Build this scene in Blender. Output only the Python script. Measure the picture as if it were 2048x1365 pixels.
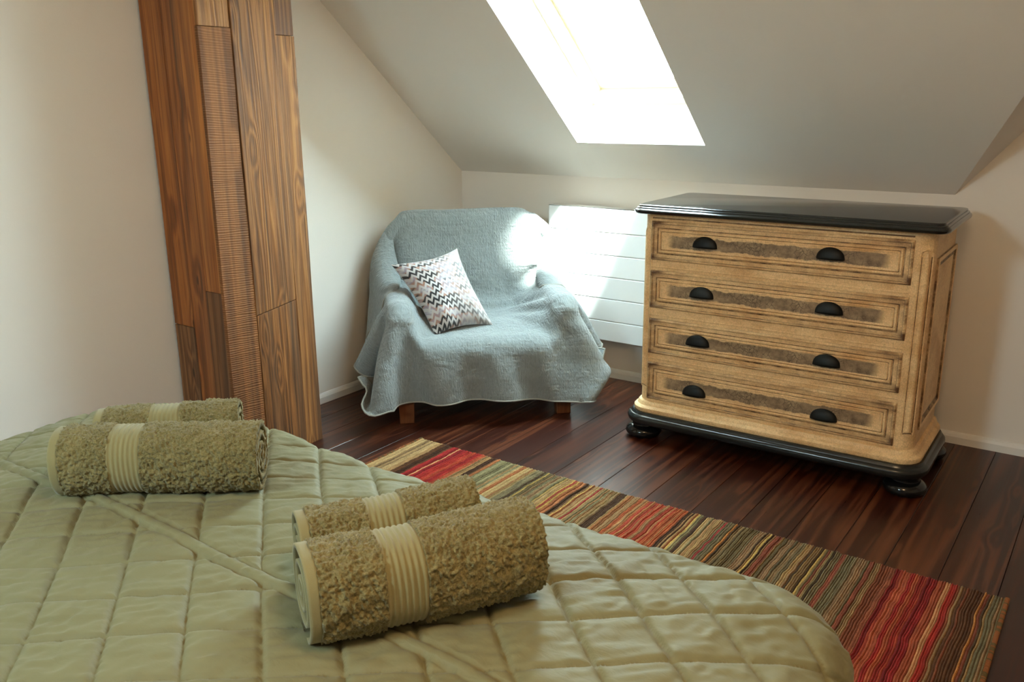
import bpy, bmesh, math, random
import numpy as np
from mathutils import Vector, Matrix

for o in list(bpy.data.objects):
    bpy.data.objects.remove(o, do_unlink=True)
SC = bpy.context.scene
COL = SC.collection
random.seed(7)
RNG = np.random.default_rng(11)

# ------------------------------------------------------------------ camera, sky, sun, lights, exposure
HK, SL = 1.0106, 0.8326            # knee wall height, slope of the roof (dz per metre into the room)
cam_d = bpy.data.cameras.new('camera')
cam = bpy.data.objects.new('camera', cam_d)
COL.objects.link(cam)
cam_d.sensor_width = 36.0
cam_d.lens = 1768.325 / 2048 * 36.0
cam_d.clip_start = 0.02
cr, cu, cf = (0.81613021, 0.57777501, -0.01036918), (-0.14622595, 0.22384334, 0.96359334), (-0.55906123, 0.78490139, -0.26717101)
cam.matrix_world = Matrix(((cr[0], cu[0], -cf[0], 3.05424), (cr[1], cu[1], -cf[1], -3.83232),
                           (cr[2], cu[2], -cf[2], 1.4), (0, 0, 0, 1)))
SC.camera = cam
cam_d.dof.use_dof = True
cam_d.dof.focus_distance = 3.6
cam_d.dof.aperture_fstop = 16.0

SKY_STRENGTH, SUN_STRENGTH, LAMP_W, EXPOSURE = 34.0, 95.0, 28.0, 0.80
W = bpy.data.worlds.new('hazy_sky')
SC.world = W
W.use_nodes = True
wn, wl = W.node_tree.nodes, W.node_tree.links
wn.clear()
wo = wn.new('ShaderNodeOutputWorld')
bg = wn.new('ShaderNodeBackground')
tc = wn.new('ShaderNodeTexCoord')
sp = wn.new('ShaderNodeSeparateXYZ')
rp = wn.new('ShaderNodeValToRGB')
rp.color_ramp.elements[0].position = 0.47
rp.color_ramp.elements[0].color = (0.16, 0.17, 0.12, 1)
rp.color_ramp.elements[1].position = 0.53
rp.color_ramp.elements[1].color = (0.74, 0.95, 1.08, 1)
mr = wn.new('ShaderNodeMapRange')
mr.inputs['From Min'].default_value = -1
wl.new(tc.outputs['Generated'], sp.inputs[0])
wl.new(sp.outputs['Z'], mr.inputs['Value'])
wl.new(mr.outputs[0], rp.inputs[0])
wl.new(rp.outputs[0], bg.inputs['Color'])
bg.inputs['Strength'].default_value = SKY_STRENGTH
wl.new(bg.outputs[0], wo.inputs[0])

sun_d = bpy.data.lights.new('sun', 'SUN')
sun = bpy.data.objects.new('sun', sun_d)
COL.objects.link(sun)
sun_d.energy = SUN_STRENGTH
sun_d.angle = math.radians(9.0)
sun_d.color = (0.95, 1.0, 0.97)
sun.rotation_euler = Vector((-0.37, 0.40, -0.97)).to_track_quat('-Z', 'Y').to_euler()
sun.location = (3, -3, 6)

def portal(name, loc, direction, sx, sy, up='Y'):
    d = bpy.data.lights.new(name, 'AREA')
    d.shape = 'RECTANGLE'; d.size = sx; d.size_y = sy
    d.cycles.is_portal = True
    o = bpy.data.objects.new(name, d)
    COL.objects.link(o)
    o.location = loc
    o.rotation_euler = Vector(direction).to_track_quat('-Z', up).to_euler()
    return o

NRM = Vector((0, SL, 1)).normalized()             # outward normal of the visible roof slope
SKY_X0, SKY_X1, SKY_Y0, SKY_Y1 = 0.862, 1.498, -0.213, -1.17
def slope_pt(x, y, out=0.0):
    return Vector((x, y, HK - SL * y)) + NRM * out
ROOF_T = 0.27
pc = slope_pt((SKY_X0 + SKY_X1) / 2, (SKY_Y0 + SKY_Y1) / 2, 0.05)
portal('skylight_portal', pc, -NRM, SKY_X1 - SKY_X0, (SKY_Y0 - SKY_Y1) * math.hypot(1, SL))
W2X0, W2X1, W2Y0, W2Y1 = 1.15, 1.70, -4.35, -4.95
ZC, YF = 2.5, -5.64
YB = YF + (ZC - HK) / SL
w2n = Vector((0, -SL, 1)).normalized()
portal('opposite_skylight_portal', Vector(((W2X0 + W2X1) / 2, (W2Y0 + W2Y1) / 2, ZC + SL * ((W2Y0 + W2Y1) / 2 - YB))) + w2n * 0.05, -w2n, W2X1 - W2X0, (W2Y0 - W2Y1) * math.hypot(1, SL))

SC.view_settings.view_transform = 'Standard'
SC.view_settings.look = 'None'
SC.view_settings.gamma = 1.0
SC.view_settings.use_curve_mapping = False
SC.view_settings.exposure = EXPOSURE
SC.cycles.use_denoising = True
SC.cycles.max_bounces = 10
SC.cycles.diffuse_bounces = 6
SC.cycles.sample_clamp_indirect = 8.0
SC.cycles.caustics_refractive = False

# ------------------------------------------------------------------ helpers: meshes and tags
def tag(o, label=None, cat=None, group=None, kind=None):
    if label: o['label'] = label
    if cat: o['category'] = cat
    if group: o['group'] = group
    if kind: o['kind'] = kind
    return o

def empty(name, loc=(0, 0, 0), rz=0.0):
    o = bpy.data.objects.new(name, None)
    COL.objects.link(o)
    o.location = loc
    o.rotation_euler = (0, 0, rz)
    o.empty_display_size = 0.05
    return o

def from_data(name, verts, faces, mats, parent=None, smooth=False, midx=None, loc=None):
    me = bpy.data.meshes.new(name)
    me.from_pydata([tuple(map(float, v)) for v in verts], [], [tuple(int(i) for i in f) for f in faces])
    for m in (mats if isinstance(mats, (list, tuple)) else [mats]):
        me.materials.append(m)
    if midx is not None:
        me.polygons.foreach_set('material_index', list(midx))
    if smooth:
        me.polygons.foreach_set('use_smooth', [True] * len(me.polygons))
    me.update()
    bm = bmesh.new(); bm.from_mesh(me)
    bmesh.ops.recalc_face_normals(bm, faces=bm.faces)
    bm.to_mesh(me); bm.free()
    o = bpy.data.objects.new(name, me)
    COL.objects.link(o)
    if parent: o.parent = parent
    if loc: o.location = loc
    return o

class MB:
    def __init__(s): s.v, s.f, s.m = [], [], []
    def add(s, verts, faces, m=0):
        b = len(s.v)
        s.v += [tuple(v) for v in verts]
        s.f += [tuple(i + b for i in f) for f in faces]
        s.m += [m] * len(faces)
        return s
    def hexa(s, p, m=0):     # 8 points: bottom ring 0-3, top ring 4-7
        return s.add(p, [(3, 2, 1, 0), (4, 5, 6, 7), (0, 1, 5, 4), (1, 2, 6, 5), (2, 3, 7, 6), (3, 0, 4, 7)], m)
    def box(s, x0, x1, y0, y1, z0, z1, m=0):
        return s.hexa([(x0, y0, z0), (x1, y0, z0), (x1, y1, z0), (x0, y1, z0), (x0, y0, z1), (x1, y0, z1), (x1, y1, z1), (x0, y1, z1)], m)
    def loft(s, rings, m=0, cap=True, closed=True, mseq=None):
        n = len(rings[0]); b = len(s.v)
        for r in rings: s.v += [tuple(q) for q in r]
        for k in range(len(rings) - 1):
            for i in range(n if closed else n - 1):
                j = (i + 1) % n
                s.f.append((b + k * n + i, b + k * n + j, b + (k + 1) * n + j, b + (k + 1) * n + i))
                s.m.append(mseq[k] if mseq else m)
        if cap:
            s.f.append(tuple(b + i for i in range(n))[::-1]); s.m.append(mseq[0] if mseq else m)
            s.f.append(tuple(b + (len(rings) - 1) * n + i for i in range(n))); s.m.append(mseq[-1] if mseq else m)
        return s
    def lathe(s, prof, c, seg=28, m=0):
        rings = [[(c[0] + r * math.cos(2 * math.pi * k / seg), c[1] + r * math.sin(2 * math.pi * k / seg), z) for k in range(seg)] for r, z in prof]
        return s.loft(rings, m)
    def tube(s, pts, r, seg=8, m=0, cap=True):
        rings = []
        pts = [Vector(p) for p in pts]
        for i, p in enumerate(pts):
            t = (pts[min(i + 1, len(pts) - 1)] - pts[max(i - 1, 0)]).normalized()
            a = Vector((0, 0, 1)) if abs(t.z) < 0.9 else Vector((1, 0, 0))
            u = t.cross(a).normalized(); v = t.cross(u)
            rings.append([p + (u * math.cos(2 * math.pi * k / seg) + v * math.sin(2 * math.pi * k / seg)) * r for k in range(seg)])
        return s.loft(rings, m, cap)
    def build(s, name, mats, parent=None, smooth=False, loc=None, bevel=0, seg=2, angle=40):
        o = from_data(name, s.v, s.f, mats, parent, smooth, s.m, loc)
        if bevel:
            b = o.modifiers.new('bevel', 'BEVEL'); b.width = bevel; b.segments = seg
            b.limit_method = 'ANGLE'; b.angle_limit = math.radians(angle)
        if smooth:
            try:
                o.data.set_sharp_from_angle(angle=math.radians(angle))
            except Exception:
                pass
        return o

def rrect(x0, x1, y0, y1, r, z, n=5):
    pts = []
    for cx, cy, a0 in ((x1 - r, y0 + r, -90), (x1 - r, y1 - r, 0), (x0 + r, y1 - r, 90), (x0 + r, y0 + r, 180)):
        for k in range(n + 1):
            a = math.radians(a0 + 90 * k / n)
            pts.append((cx + r * math.cos(a), cy + r * math.sin(a), z))
    return pts

def vnoise(p, seed=0, wrap=97):
    """smooth value noise in -1..1 for an (n, d) array of coordinates"""
    p = np.asarray(p, float)
    n, d = p.shape
    i = np.floor(p).astype(np.int64); f = p - i
    f = f * f * (3 - 2 * f)
    out = np.zeros(n)
    for c in range(2 ** d):
        w = np.ones(n); h = np.full(n, seed * 7919 + 13, np.int64)
        for k in range(d):
            b = (c >> k) & 1
            w *= f[:, k] if b else 1 - f[:, k]
            h = (h * 1103515245 + (i[:, k] + b) * 374761393 + 668265263) & 0x7fffffff
            h ^= h >> 13
        h = (h * 1274126177) & 0x7fffffff
        h ^= h >> 16
        out += w * ((h % 65536) / 32767.5 - 1)
    return out

def grid_faces(nu, nv, wrap_u=False):
    f = []
    for j in range(nv - 1):
        for i in range(nu if wrap_u else nu - 1):
            a = j * nu + i; b = j * nu + (i + 1) % nu
            f.append((a, b, b + nu, a + nu))
    return f

# ------------------------------------------------------------------ helpers: materials
class G:
    def __init__(s, name, rough=0.5, spec=0.5):
        s.mat = bpy.data.materials.new(name); s.mat.use_nodes = True
        s.t = s.mat.node_tree; s.t.nodes.clear()
        s.out = s.t.nodes.new('ShaderNodeOutputMaterial')
        s.b = s.t.nodes.new('ShaderNodeBsdfPrincipled')
        s.t.links.new(s.b.outputs[0], s.out.inputs[0])
        s.b.inputs['Roughness'].default_value = rough
        s.b.inputs['Specular IOR Level'].default_value = spec
    def n(s, typ, ins=None, out=0, **at):
        nd = s.t.nodes.new('ShaderNode' + typ)
        for k, v in at.items(): setattr(nd, k, v)
        for k, v in (ins or {}).items():
            if isinstance(v, bpy.types.NodeSocket): s.t.links.new(v, nd.inputs[k])
            else: nd.inputs[k].default_value = v
        return nd.outputs[out]
    def set(s, k, v):
        if isinstance(v, bpy.types.NodeSocket): s.t.links.new(v, s.b.inputs[k])
        else: s.b.inputs[k].default_value = v
        return s
    def m(s, op, a, b=0.0, c=None, clamp=False):
        ins = {0: a, 1: b}
        if c is not None: ins[2] = c
        return s.n('Math', ins, operation=op, use_clamp=clamp)
    def mix(s, f, a, b, mode='MIX'):
        nd = s.t.nodes.new('ShaderNodeMix'); nd.data_type = 'RGBA'; nd.blend_type = mode
        for k, v in ((0, f), (6, a), (7, b)):
            if isinstance(v, bpy.types.NodeSocket): s.t.links.new(v, nd.inputs[k])
            elif k == 0: nd.inputs[0].default_value = v
            else: nd.inputs[k].default_value = (*v[:3], 1)
        return nd.outputs[2]
    def ramp(s, f, stops, interp='LINEAR'):
        nd = s.t.nodes.new('ShaderNodeValToRGB'); r = nd.color_ramp; r.interpolation = interp
        while len(r.elements) < len(stops): r.elements.new(0.5)
        for e, (p, c) in zip(r.elements, stops):
            e.position = p; e.color = (*(c if isinstance(c, (tuple, list)) else (c, c, c)), 1)
        s.t.links.new(f, nd.inputs[0])
        return nd.outputs[0]
    def obj(s): return s.n('TexCoord', out=3)
    def gen_rand(s): return s.n('ObjectInfo', out=5)
    def map(s, v, scale=(1, 1, 1), rot=(0, 0, 0), loc=(0, 0, 0)):
        return s.n('Mapping', {'Vector': v, 'Scale': scale, 'Rotation': rot, 'Location': loc})
    def noise(s, v, scale, detail=3, rough=0.55, dist=0.0, color=False):
        return s.n('TexNoise', {'Vector': v, 'Scale': scale, 'Detail': detail, 'Roughness': rough, 'Distortion': dist}, out=1 if color else 0)
    def bump(s, h, dist, strength=1.0, nrm=None):
        ins = {'Height': h, 'Distance': dist, 'Strength': strength}
        if nrm is not None: ins['Normal'] = nrm
        o = s.n('Bump', ins)
        s.t.links.new(o, s.b.inputs['Normal'])
        return o

def m_paint(name, col, rough=0.85):
    g = G(name, rough, 0.3)
    c = g.obj()
    k = g.noise(c, 1.3, 3)
    g.set('Base Color', g.mix(k, tuple(x * 0.97 for x in col), tuple(min(1, x * 1.02) for x in col)))
    g.bump(g.noise(c, 260, 2), 0.0006, 0.5)
    return g.mat

def m_wood(name, dark, mid, light, axis=2, rough=0.6, freq=46, gscale=1.0, knot=0.7, weather=0.0, saw=False, relief=0.0012, spec=0.4, vary=0.25, ringw=0.30, fibw=0.72):
    g = G(name, rough, spec)
    rnd = g.gen_rand()
    off = g.n('CombineXYZ', {0: g.m('MULTIPLY', rnd, 37.0), 1: g.m('MULTIPLY', rnd, 91.0), 2: g.m('MULTIPLY', rnd, 53.0)})
    v = g.n('VectorMath', {0: g.obj(), 1: off}, operation='ADD')
    st = [13.0 * gscale] * 3; st[axis] = 0.42 * gscale
    sf = [190.0] * 3; sf[axis] = 4.0
    sk = [8.5] * 3; sk[axis] = 2.8
    base = g.noise(g.map(v, st), 1.0, 2, 0.5, 0.3)
    kd = g.n('TexVoronoi', {'Vector': g.map(v, sk), 'Scale': 1.0, 'Randomness': 1.0}, feature='F1')
    k = g.n('MapRange', {'Value': kd, 'From Min': 0.04, 'From Max': 0.36, 'To Min': 1.0, 'To Max': 0.0}, interpolation_type='SMOOTHSTEP')
    n2 = g.m('ADD', base, g.m('MULTIPLY', k, 0.22 * knot))
    rings = g.m('MULTIPLY_ADD', g.m('SINE', g.m('MULTIPLY', n2, float(freq))), 0.5, 0.5)
    fib = g.noise(g.map(v, sf), 1.0, 4, 0.65)
    big = g.noise(g.map(v, [q * 0.4 for q in st]), 1.0, 3)
    f = g.m('ADD', g.m('MULTIPLY', g.m('POWER', rings, 1.3), ringw), g.m('ADD', g.m('MULTIPLY_ADD', fib, fibw, 0.5 * (0.72 - fibw)), g.m('MULTIPLY_ADD', big, 0.5, -0.22)))
    f = g.m('ADD', f, g.m('MULTIPLY_ADD', rnd, vary, -vary / 2), clamp=True)
    col = g.ramp(f, [(0.12, dark), (0.5, mid), (0.92, light)])
    kc = g.n('MapRange', {'Value': kd, 'From Min': 0.035, 'From Max': 0.075, 'To Min': 0.75 * min(1, knot * 1.4), 'To Max': 0.0}, interpolation_type='SMOOTHSTEP')
    col = g.mix(kc, col, tuple(x * 0.55 for x in dark))
    if weather > 0:
        w = g.ramp(g.noise(g.map(v, [q * 0.55 for q in st]), 1.3, 4, 0.65), [(0.5, 0.0), (0.72, 1.0)])
        col = g.mix(g.m('MULTIPLY', w, weather), col, (0.05, 0.042, 0.033))
    h = g.m('ADD', g.m('MULTIPLY', rings, 0.5), g.m('MULTIPLY', fib, 0.6))
    if saw:
        wv = g.n('TexWave', {'Vector': g.map(v, (6, 6, 40), (0.38, 0.0, 0.0)), 'Scale': 1.0, 'Distortion': 9.0, 'Detail': 3.0, 'Detail Scale': 0.5}, out=1, wave_type='BANDS', bands_direction='Z')
        h = g.m('ADD', g.m('MULTIPLY', h, 0.4), g.m('MULTIPLY', wv, 0.5))
        col = g.mix(g.m('MULTIPLY_ADD', wv, -0.15, 0.15), col, dark)
    g.set('Base Color', col)
    g.set('Roughness', g.m('MULTIPLY_ADD', fib, 0.25, rough - 0.12))
    g.bump(h, relief, 0.9)
    return g.mat

M = {}
M['wall'] = m_paint('wall_paint', (0.84, 0.795, 0.735))
M['trim'] = m_paint('trim_paint', (0.80, 0.79, 0.76), 0.4)
M['floor'] = m_wood('dark_stained_pine', (0.010, 0.0019, 0.0007), (0.034, 0.0062, 0.0020), (0.105, 0.028, 0.0095), axis=1, rough=0.33, freq=34, gscale=0.9, knot=0.9, relief=0.0004, spec=0.5, vary=0.2, ringw=0.40)
M['floor_gap'] = m_paint('gap_dark', (0.006, 0.003, 0.002))
M['pine'] = m_wood('skylight_pine', (0.72, 0.62, 0.45), (0.80, 0.72, 0.56), (0.84, 0.77, 0.62), axis=1, rough=0.35, knot=0.2)
M['board_red'] = m_wood('reddish_reclaimed_board', (0.055, 0.014, 0.003), (0.225, 0.066, 0.0125), (0.43, 0.155, 0.034), rough=0.62, freq=34, weather=0.5, vary=0.35, ringw=0.30, fibw=0.95)
M['board_tan'] = m_wood('tan_weathered_board', (0.045, 0.015, 0.004), (0.235, 0.092, 0.023), (0.46, 0.21, 0.064), rough=0.7, freq=64, weather=0.6, relief=0.0022, vary=0.2, ringw=0.24, fibw=1.05)
M['board_saw'] = m_wood('rough_sawn_board', (0.06, 0.020, 0.0055), (0.225, 0.085, 0.023), (0.39, 0.17, 0.052), rough=0.75, freq=22, weather=0.6, ringw=0.25, fibw=0.3, saw=True, relief=0.0022, vary=0.15)
M['board_dark'] = m_wood('dark_weathered_board', (0.035, 0.013, 0.005), (0.125, 0.048, 0.016), (0.26, 0.12, 0.043), rough=0.66, freq=60, weather=0.6, vary=0.2)
M['leg'] = m_wood('stained_beech_leg', (0.055, 0.014, 0.004), (0.115, 0.033, 0.009), (0.18, 0.06, 0.018), rough=0.4, knot=0.0, relief=0.0003)

def m_plain(name, col, rough=0.5, spec=0.5, noise=0.06, bump=0.0, bscale=200, coat=0.0):
    g = G(name, rough, spec)
    k = g.noise(g.obj(), 18, 3)
    g.set('Base Color', g.mix(k, tuple(x * (1 - noise) for x in col), tuple(x * (1 + noise) for x in col)))
    if bump: g.bump(g.noise(g.obj(), bscale, 2), bump, 0.6)
    if coat: g.set('Coat Weight', coat); g.set('Coat Roughness', 0.12)
    return g.mat
M['black'] = m_plain('black_lacquer', (0.012, 0.013, 0.012), 0.22, 0.5, bump=0.0004, bscale=140)
M['black_gloss'] = m_plain('glossy_black_paint', (0.010, 0.010, 0.009), 0.16, 0.55, coat=0.2)
M['black_foot'] = m_plain('gloss_black_turning', (0.006, 0.006, 0.006), 0.12, 0.5)
M['cup'] = m_plain('matt_black_metal', (0.004, 0.005, 0.0045), 0.5, 0.25)
M['radiator'] = m_plain('white_enamel', (0.83, 0.85, 0.86), 0.28, 0.5, 0.01)
g = G('polished_aluminium', 0.22); g.set('Base Color', (0.86, 0.87, 0.87, 1)); g.set('Metallic', 1.0); M['rad_top'] = g.mat
M['metal'] = m_plain('brushed_metal', (0.5, 0.5, 0.5), 0.35, 0.6)

def m_cream(name, band=False, groove=False, edge=False):
    g = G(name, 0.5, 0.4)
    c = g.obj()
    fine = g.noise(g.map(c, (90, 90, 90)), 1.0, 4, 0.7)
    big = g.noise(g.map(c, (5, 5, 9)), 1.0, 4, 0.62)
    crk = g.n('TexVoronoi', {'Vector': g.map(c, (150, 150, 110)), 'Scale': 1.0}, feature='DISTANCE_TO_EDGE')
    crm = g.ramp(crk, [(0.0, 1.0), (0.10, 0.0)])
    col = g.mix(g.ramp(big, [(0.42, 0.0), (0.70, 1.0)]), (0.86, 0.60, 0.315), (0.64, 0.365, 0.15))
    col = g.mix(g.m('MULTIPLY', g.ramp(fine, [(0.45, 0.0), (0.75, 1.0)]), 0.35), col, (0.26, 0.14, 0.06))
    col = g.mix(g.m('MULTIPLY', crm, 0.30), col, (0.20, 0.10, 0.045))
    if groove:
        wear = g.ramp(g.noise(g.map(c, (14, 14, 20)), 1.0, 4, 0.7), [(0.33, 0.15), (0.62, 1.0)])
        col = g.mix(wear, col, (0.085, 0.038, 0.014))
    if band or groove or edge:
        # brown antiquing glaze rubbed into the rim and corners of the drawer front
        se = g.n('SeparateXYZ', {0: c})
        ex = g.m('SUBTRACT', 0.483, g.m('ABSOLUTE', se.node.outputs[0])); ez = g.m('SUBTRACT', 0.078, g.m('ABSOLUTE', se.node.outputs[2]))
        rim = g.n('MapRange', {'Value': g.m('MINIMUM', ex, ez), 'From Min': 0.0, 'From Max': 0.036, 'To Min': 1.0, 'To Max': 0.0})
        cor_ = g.n('MapRange', {'Value': g.m('ADD', g.m('MAXIMUM', ex, 0.0), g.m('MAXIMUM', ez, 0.0)), 'From Min': 0.01, 'From Max': 0.10, 'To Min': 1.0, 'To Max': 0.0})
        sm = g.noise(g.map(c, (11, 11, 26), loc=(2, 5, 1)), 1.0, 5, 0.68)
        amt = g.m('MULTIPLY', g.m('ADD', g.m('MULTIPLY', rim, 0.6), g.m('MULTIPLY', cor_, 1.0)), g.ramp(sm, [(0.36, 0.0), (0.66, 1.0)]), clamp=True)
        col = g.mix(amt, col, (0.115, 0.052, 0.02))
    h = g.m('ADD', g.m('MULTIPLY', fine, 0.7), g.m('MULTIPLY', g.m('SUBTRACT', 1.0, crm), 0.4))
    if band:
        # patina strip along the middle of the drawer: old grey paint showing through, with crackle
        s = g.n('SeparateXYZ', {0: c})
        wob = g.m('MULTIPLY_ADD', g.noise(g.map(c, (16, 16, 30)), 1.0, 5, 0.7), 0.030, -0.015)
        az = g.m('ABSOLUTE', g.m('ADD', s.node.outputs[2], wob))
        ax = g.m('ABSOLUTE', g.m('ADD', s.node.outputs[0], wob))
        inb = g.m('MULTIPLY', g.n('MapRange', {'Value': az, 'From Min': 0.021, 'From Max': 0.0245, 'To Min': 1.0, 'To Max': 0.0}),
                  g.n('MapRange', {'Value': ax, 'From Min': 0.385, 'From Max': 0.415, 'To Min': 1.0, 'To Max': 0.0}))
        pat = g.noise(g.map(c, (22, 22, 30), loc=(3, 1, 7)), 1.0, 5, 0.72)
        pc_ = g.ramp(pat, [(0.30, (0.075, 0.045, 0.025)), (0.47, (0.20, 0.135, 0.08)), (0.68, (0.36, 0.26, 0.155))])
        ck = g.n('TexVoronoi', {'Vector': g.map(g.n('VectorMath', {0: c, 1: g.n('VectorMath', {0: g.noise(c, 40, 2, color=True), 1: (0.02, 0.02, 0.02)}, operation='MULTIPLY')}, operation='ADD'), (60, 60, 42)), 'Scale': 1.0}, feature='DISTANCE_TO_EDGE')
        ckm = g.m('MULTIPLY', g.ramp(ck, [(0.0, 1.0), (0.07, 0.0)]), g.ramp(g.noise(g.map(c, (7, 7, 10), loc=(9, 2, 4)), 1.0, 2), [(0.44, 0.0), (0.52, 1.0)]))
        pc_ = g.mix(ckm, pc_, (0.03, 0.017, 0.01))
        col = g.mix(g.m('MULTIPLY', inb, 0.92), col, pc_)
        h = g.m('SUBTRACT', h, g.m('MULTIPLY', inb, 0.5))
    g.set('Base Color', col)
    g.bump(h, 0.0008, 0.8)
    return g.mat
M['cream'] = m_cream('aged_cream_paint')
M['cream_edge'] = m_cream('aged_cream_antiqued', edge=True)
M['cream_band'] = m_cream('aged_cream_with_patina', band=True)
M['glaze'] = m_cream('brown_glazed_groove', groove=True)

def m_fabric(name, col, col2, rough=0.8, sheen=0.3, weave=900, bump=0.0004):
    g = G(name, rough, 0.25)
    c = g.obj()
    k = g.noise(c, 7, 4)
    g.set('Base Color', g.mix(k, col, col2))
    g.set('Sheen Weight', sheen); g.set('Sheen Roughness', 0.5)
    g.bump(g.noise(c, weave, 2), bump, 0.7)
    return g.mat

# ------------------------------------------------------------------ room shell
def extrude_poly(name, outline, direction, thick, mat, hole=None):
    """flat polygon (with an optional hole of 4 points) given thickness along direction"""
    bm = bmesh.new()
    d = Vector(direction).normalized() * thick
    ov = [bm.verts.new(p) for p in outline]
    edges = [bm.edges.new((ov[i], ov[(i + 1) % len(ov)])) for i in range(len(ov))]
    if hole:
        hv = [bm.verts.new(p) for p in hole]
        edges += [bm.edges.new((hv[i], hv[(i + 1) % 4])) for i in range(4)]
    r = bmesh.ops.triangle_fill(bm, edges=edges, use_beauty=True)
    faces = [f for f in bm.faces]
    ex = bmesh.ops.extrude_face_region(bm, geom=faces)
    bmesh.ops.translate(bm, vec=d, verts=[v for v in ex['geom'] if isinstance(v, bmesh.types.BMVert)])
    # keep the original sheet as the inner face
    bmesh.ops.recalc_face_normals(bm, faces=bm.faces)
    me = bpy.data.meshes.new(name); bm.to_mesh(me); bm.free()
    me.materials.append(mat)
    o = bpy.data.objects.new(name, me); COL.objects.link(o)
    return tag(o, kind='structure')

XR, YF, ZC = 5.2, -5.64, 2.5
YT = -(ZC - HK) / SL                      # where the slope reaches the flat ceiling
YB = YF - YT                              # where the far slope starts
VAL = (3.40, YT, ZC)
wl_ = extrude_poly('wall_left', [(0, 0, 0), (0, YF, 0), (0, YF, HK), (0, YB, ZC), (0, YT, ZC), (0, 0, HK)], (-1, 0, 0), 0.25, M['wall'])
tag(wl_, 'white gable wall behind the wooden post')
wb_ = extrude_poly('wall_back', [(0, 0, 0), (XR, 0, 0), (XR, 0, ZC), (3.70, 0, ZC), (2.453, 0, HK), (0, 0, HK)], (0, 1, 0), 0.25, M['wall'])
tag(wb_, 'white low wall behind radiator and dresser')
tag(extrude_poly('wall_right', [(XR, 0, 0), (XR, YF, 0), (XR, YF, HK), (XR, YB, ZC), (XR, 0, ZC)], (1, 0, 0), 0.2, M['wall']), 'white wall at the right end of the room')
tag(extrude_poly('wall_front', [(0, YF, 0), (XR, YF, 0), (XR, YF, HK), (0, YF, HK)], (0, -1, 0), 0.2, M['wall']), 'white low wall opposite the radiator')
tag(extrude_poly('ceiling', [(0, 0, HK), (2.453, 0, HK), VAL, (0, YT, ZC)], NRM, ROOF_T, M['wall'],
    [slope_pt(SKY_X0, SKY_Y0), slope_pt(SKY_X1, SKY_Y0), slope_pt(SKY_X1, SKY_Y1), slope_pt(SKY_X0, SKY_Y1)]), 'sloping white ceiling with the skylight')
tag(extrude_poly('ceiling', [(2.453, 0, HK), (3.70, 0, ZC), VAL], (0.0, 0.0, 1), 0.15, M['wall']), 'white side slope meeting the ceiling in a valley')
tag(extrude_poly('ceiling', [(0, YT, ZC), VAL, (3.70, 0, ZC), (XR, 0, ZC), (XR, YB, ZC), (0, YB, ZC)], (0, 0, 1), 0.2, M['wall']), 'flat white ceiling above the bed')
tag(extrude_poly('ceiling', [(0, YB, ZC), (XR, YB, ZC), (XR, YF, HK), (0, YF, HK)], (0, -SL, 1), 0.2, M['wall'],
    [(W2X0, W2Y0, ZC + SL * (W2Y0 - YB)), (W2X1, W2Y0, ZC + SL * (W2Y0 - YB)), (W2X1, W2Y1, ZC + SL * (W2Y1 - YB)), (W2X0, W2Y1, ZC + SL * (W2Y1 - YB))]), 'white slope above the opposite wall')

# skylight: pine frame, sash, pane
sky = empty('window_1', slope_pt(1.18, SKY_Y0, ROOF_T))
tag(sky, 'roof window with pine frame in the sloping ceiling', kind='structure')
ax_u = Vector((1, 0, 0)); ax_v = Vector((0, -1, SL)).normalized()
LV = (SKY_Y0 - SKY_Y1) * math.hypot(1, SL); LU = SKY_X1 - SKY_X0
def sky_bar(name, u0, u1, v0, v1, n0, n1, mat, parent):
    mb = MB()
    P = lambda u, v, n: tuple(ax_u * u + ax_v * v + NRM * n)
    mb.hexa([P(u0, v0, n0), P(u1, v0, n0), P(u1, v1, n0), P(u0, v1, n0), P(u0, v0, n1), P(u1, v0, n1), P(u1, v1, n1), P(u0, v1, n1)])
    return mb.build(name, mat, parent, bevel=0.004)
hu = LU / 2
fr = sky_bar('frame_rail', -hu, hu, 0.0, 0.05, -0.05, 0.05, M['pine'], sky)
sky_bar('frame_rail', -hu, hu, LV - 0.05, LV, -0.05, 0.05, M['pine'], sky)
sky_bar('frame_stile', -hu, -hu + 0.045, 0.05, LV - 0.05, -0.05, 0.05, M['pine'], sky)
sky_bar('frame_stile', hu - 0.045, hu, 0.05, LV - 0.05, -0.05, 0.05, M['pine'], sky)
sky_bar('sash_rail', -hu + 0.045, hu - 0.045, 0.05, 0.12, 0.0, 0.045, M['pine'], sky)
sky_bar('sash_rail', -hu + 0.045, hu - 0.045, LV - 0.12, LV - 0.05, 0.0, 0.045, M['pine'], sky)
sky_bar('sash_stile', -hu + 0.045, -hu + 0.10, 0.12, LV - 0.12, 0.0, 0.045, M['pine'], sky)
sky_bar('sash_stile', hu - 0.10, hu - 0.045, 0.12, LV - 0.12, 0.0, 0.045, M['pine'], sky)
sky_bar('vent_flap', -0.17, 0.17, LV - 0.16, LV - 0.135, -0.06, -0.03, M['metal'], sky)
gg = G('thin_glass')
tr = gg.t.nodes.new('ShaderNodeBsdfTransparent'); gl = gg.t.nodes.new('ShaderNodeBsdfGlossy'); gl.inputs['Roughness'].default_value = 0.02
mx = gg.t.nodes.new('ShaderNodeMixShader'); 
tr.inputs[0].default_value = (0.93, 0.97, 0.95, 1)
mx.inputs[0].default_value = 0.05; gg.t.links.new(tr.outputs[0], mx.inputs[1]); gg.t.links.new(gl.outputs[0], mx.inputs[2])
gg.t.links.new(mx.outputs[0], gg.out.inputs[0])
M['glass'] = gg.mat
sky_bar('pane', -hu + 0.095, hu - 0.095, 0.115, LV - 0.115, 0.018, 0.024, M['glass'], sky).modifiers.clear()

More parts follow.
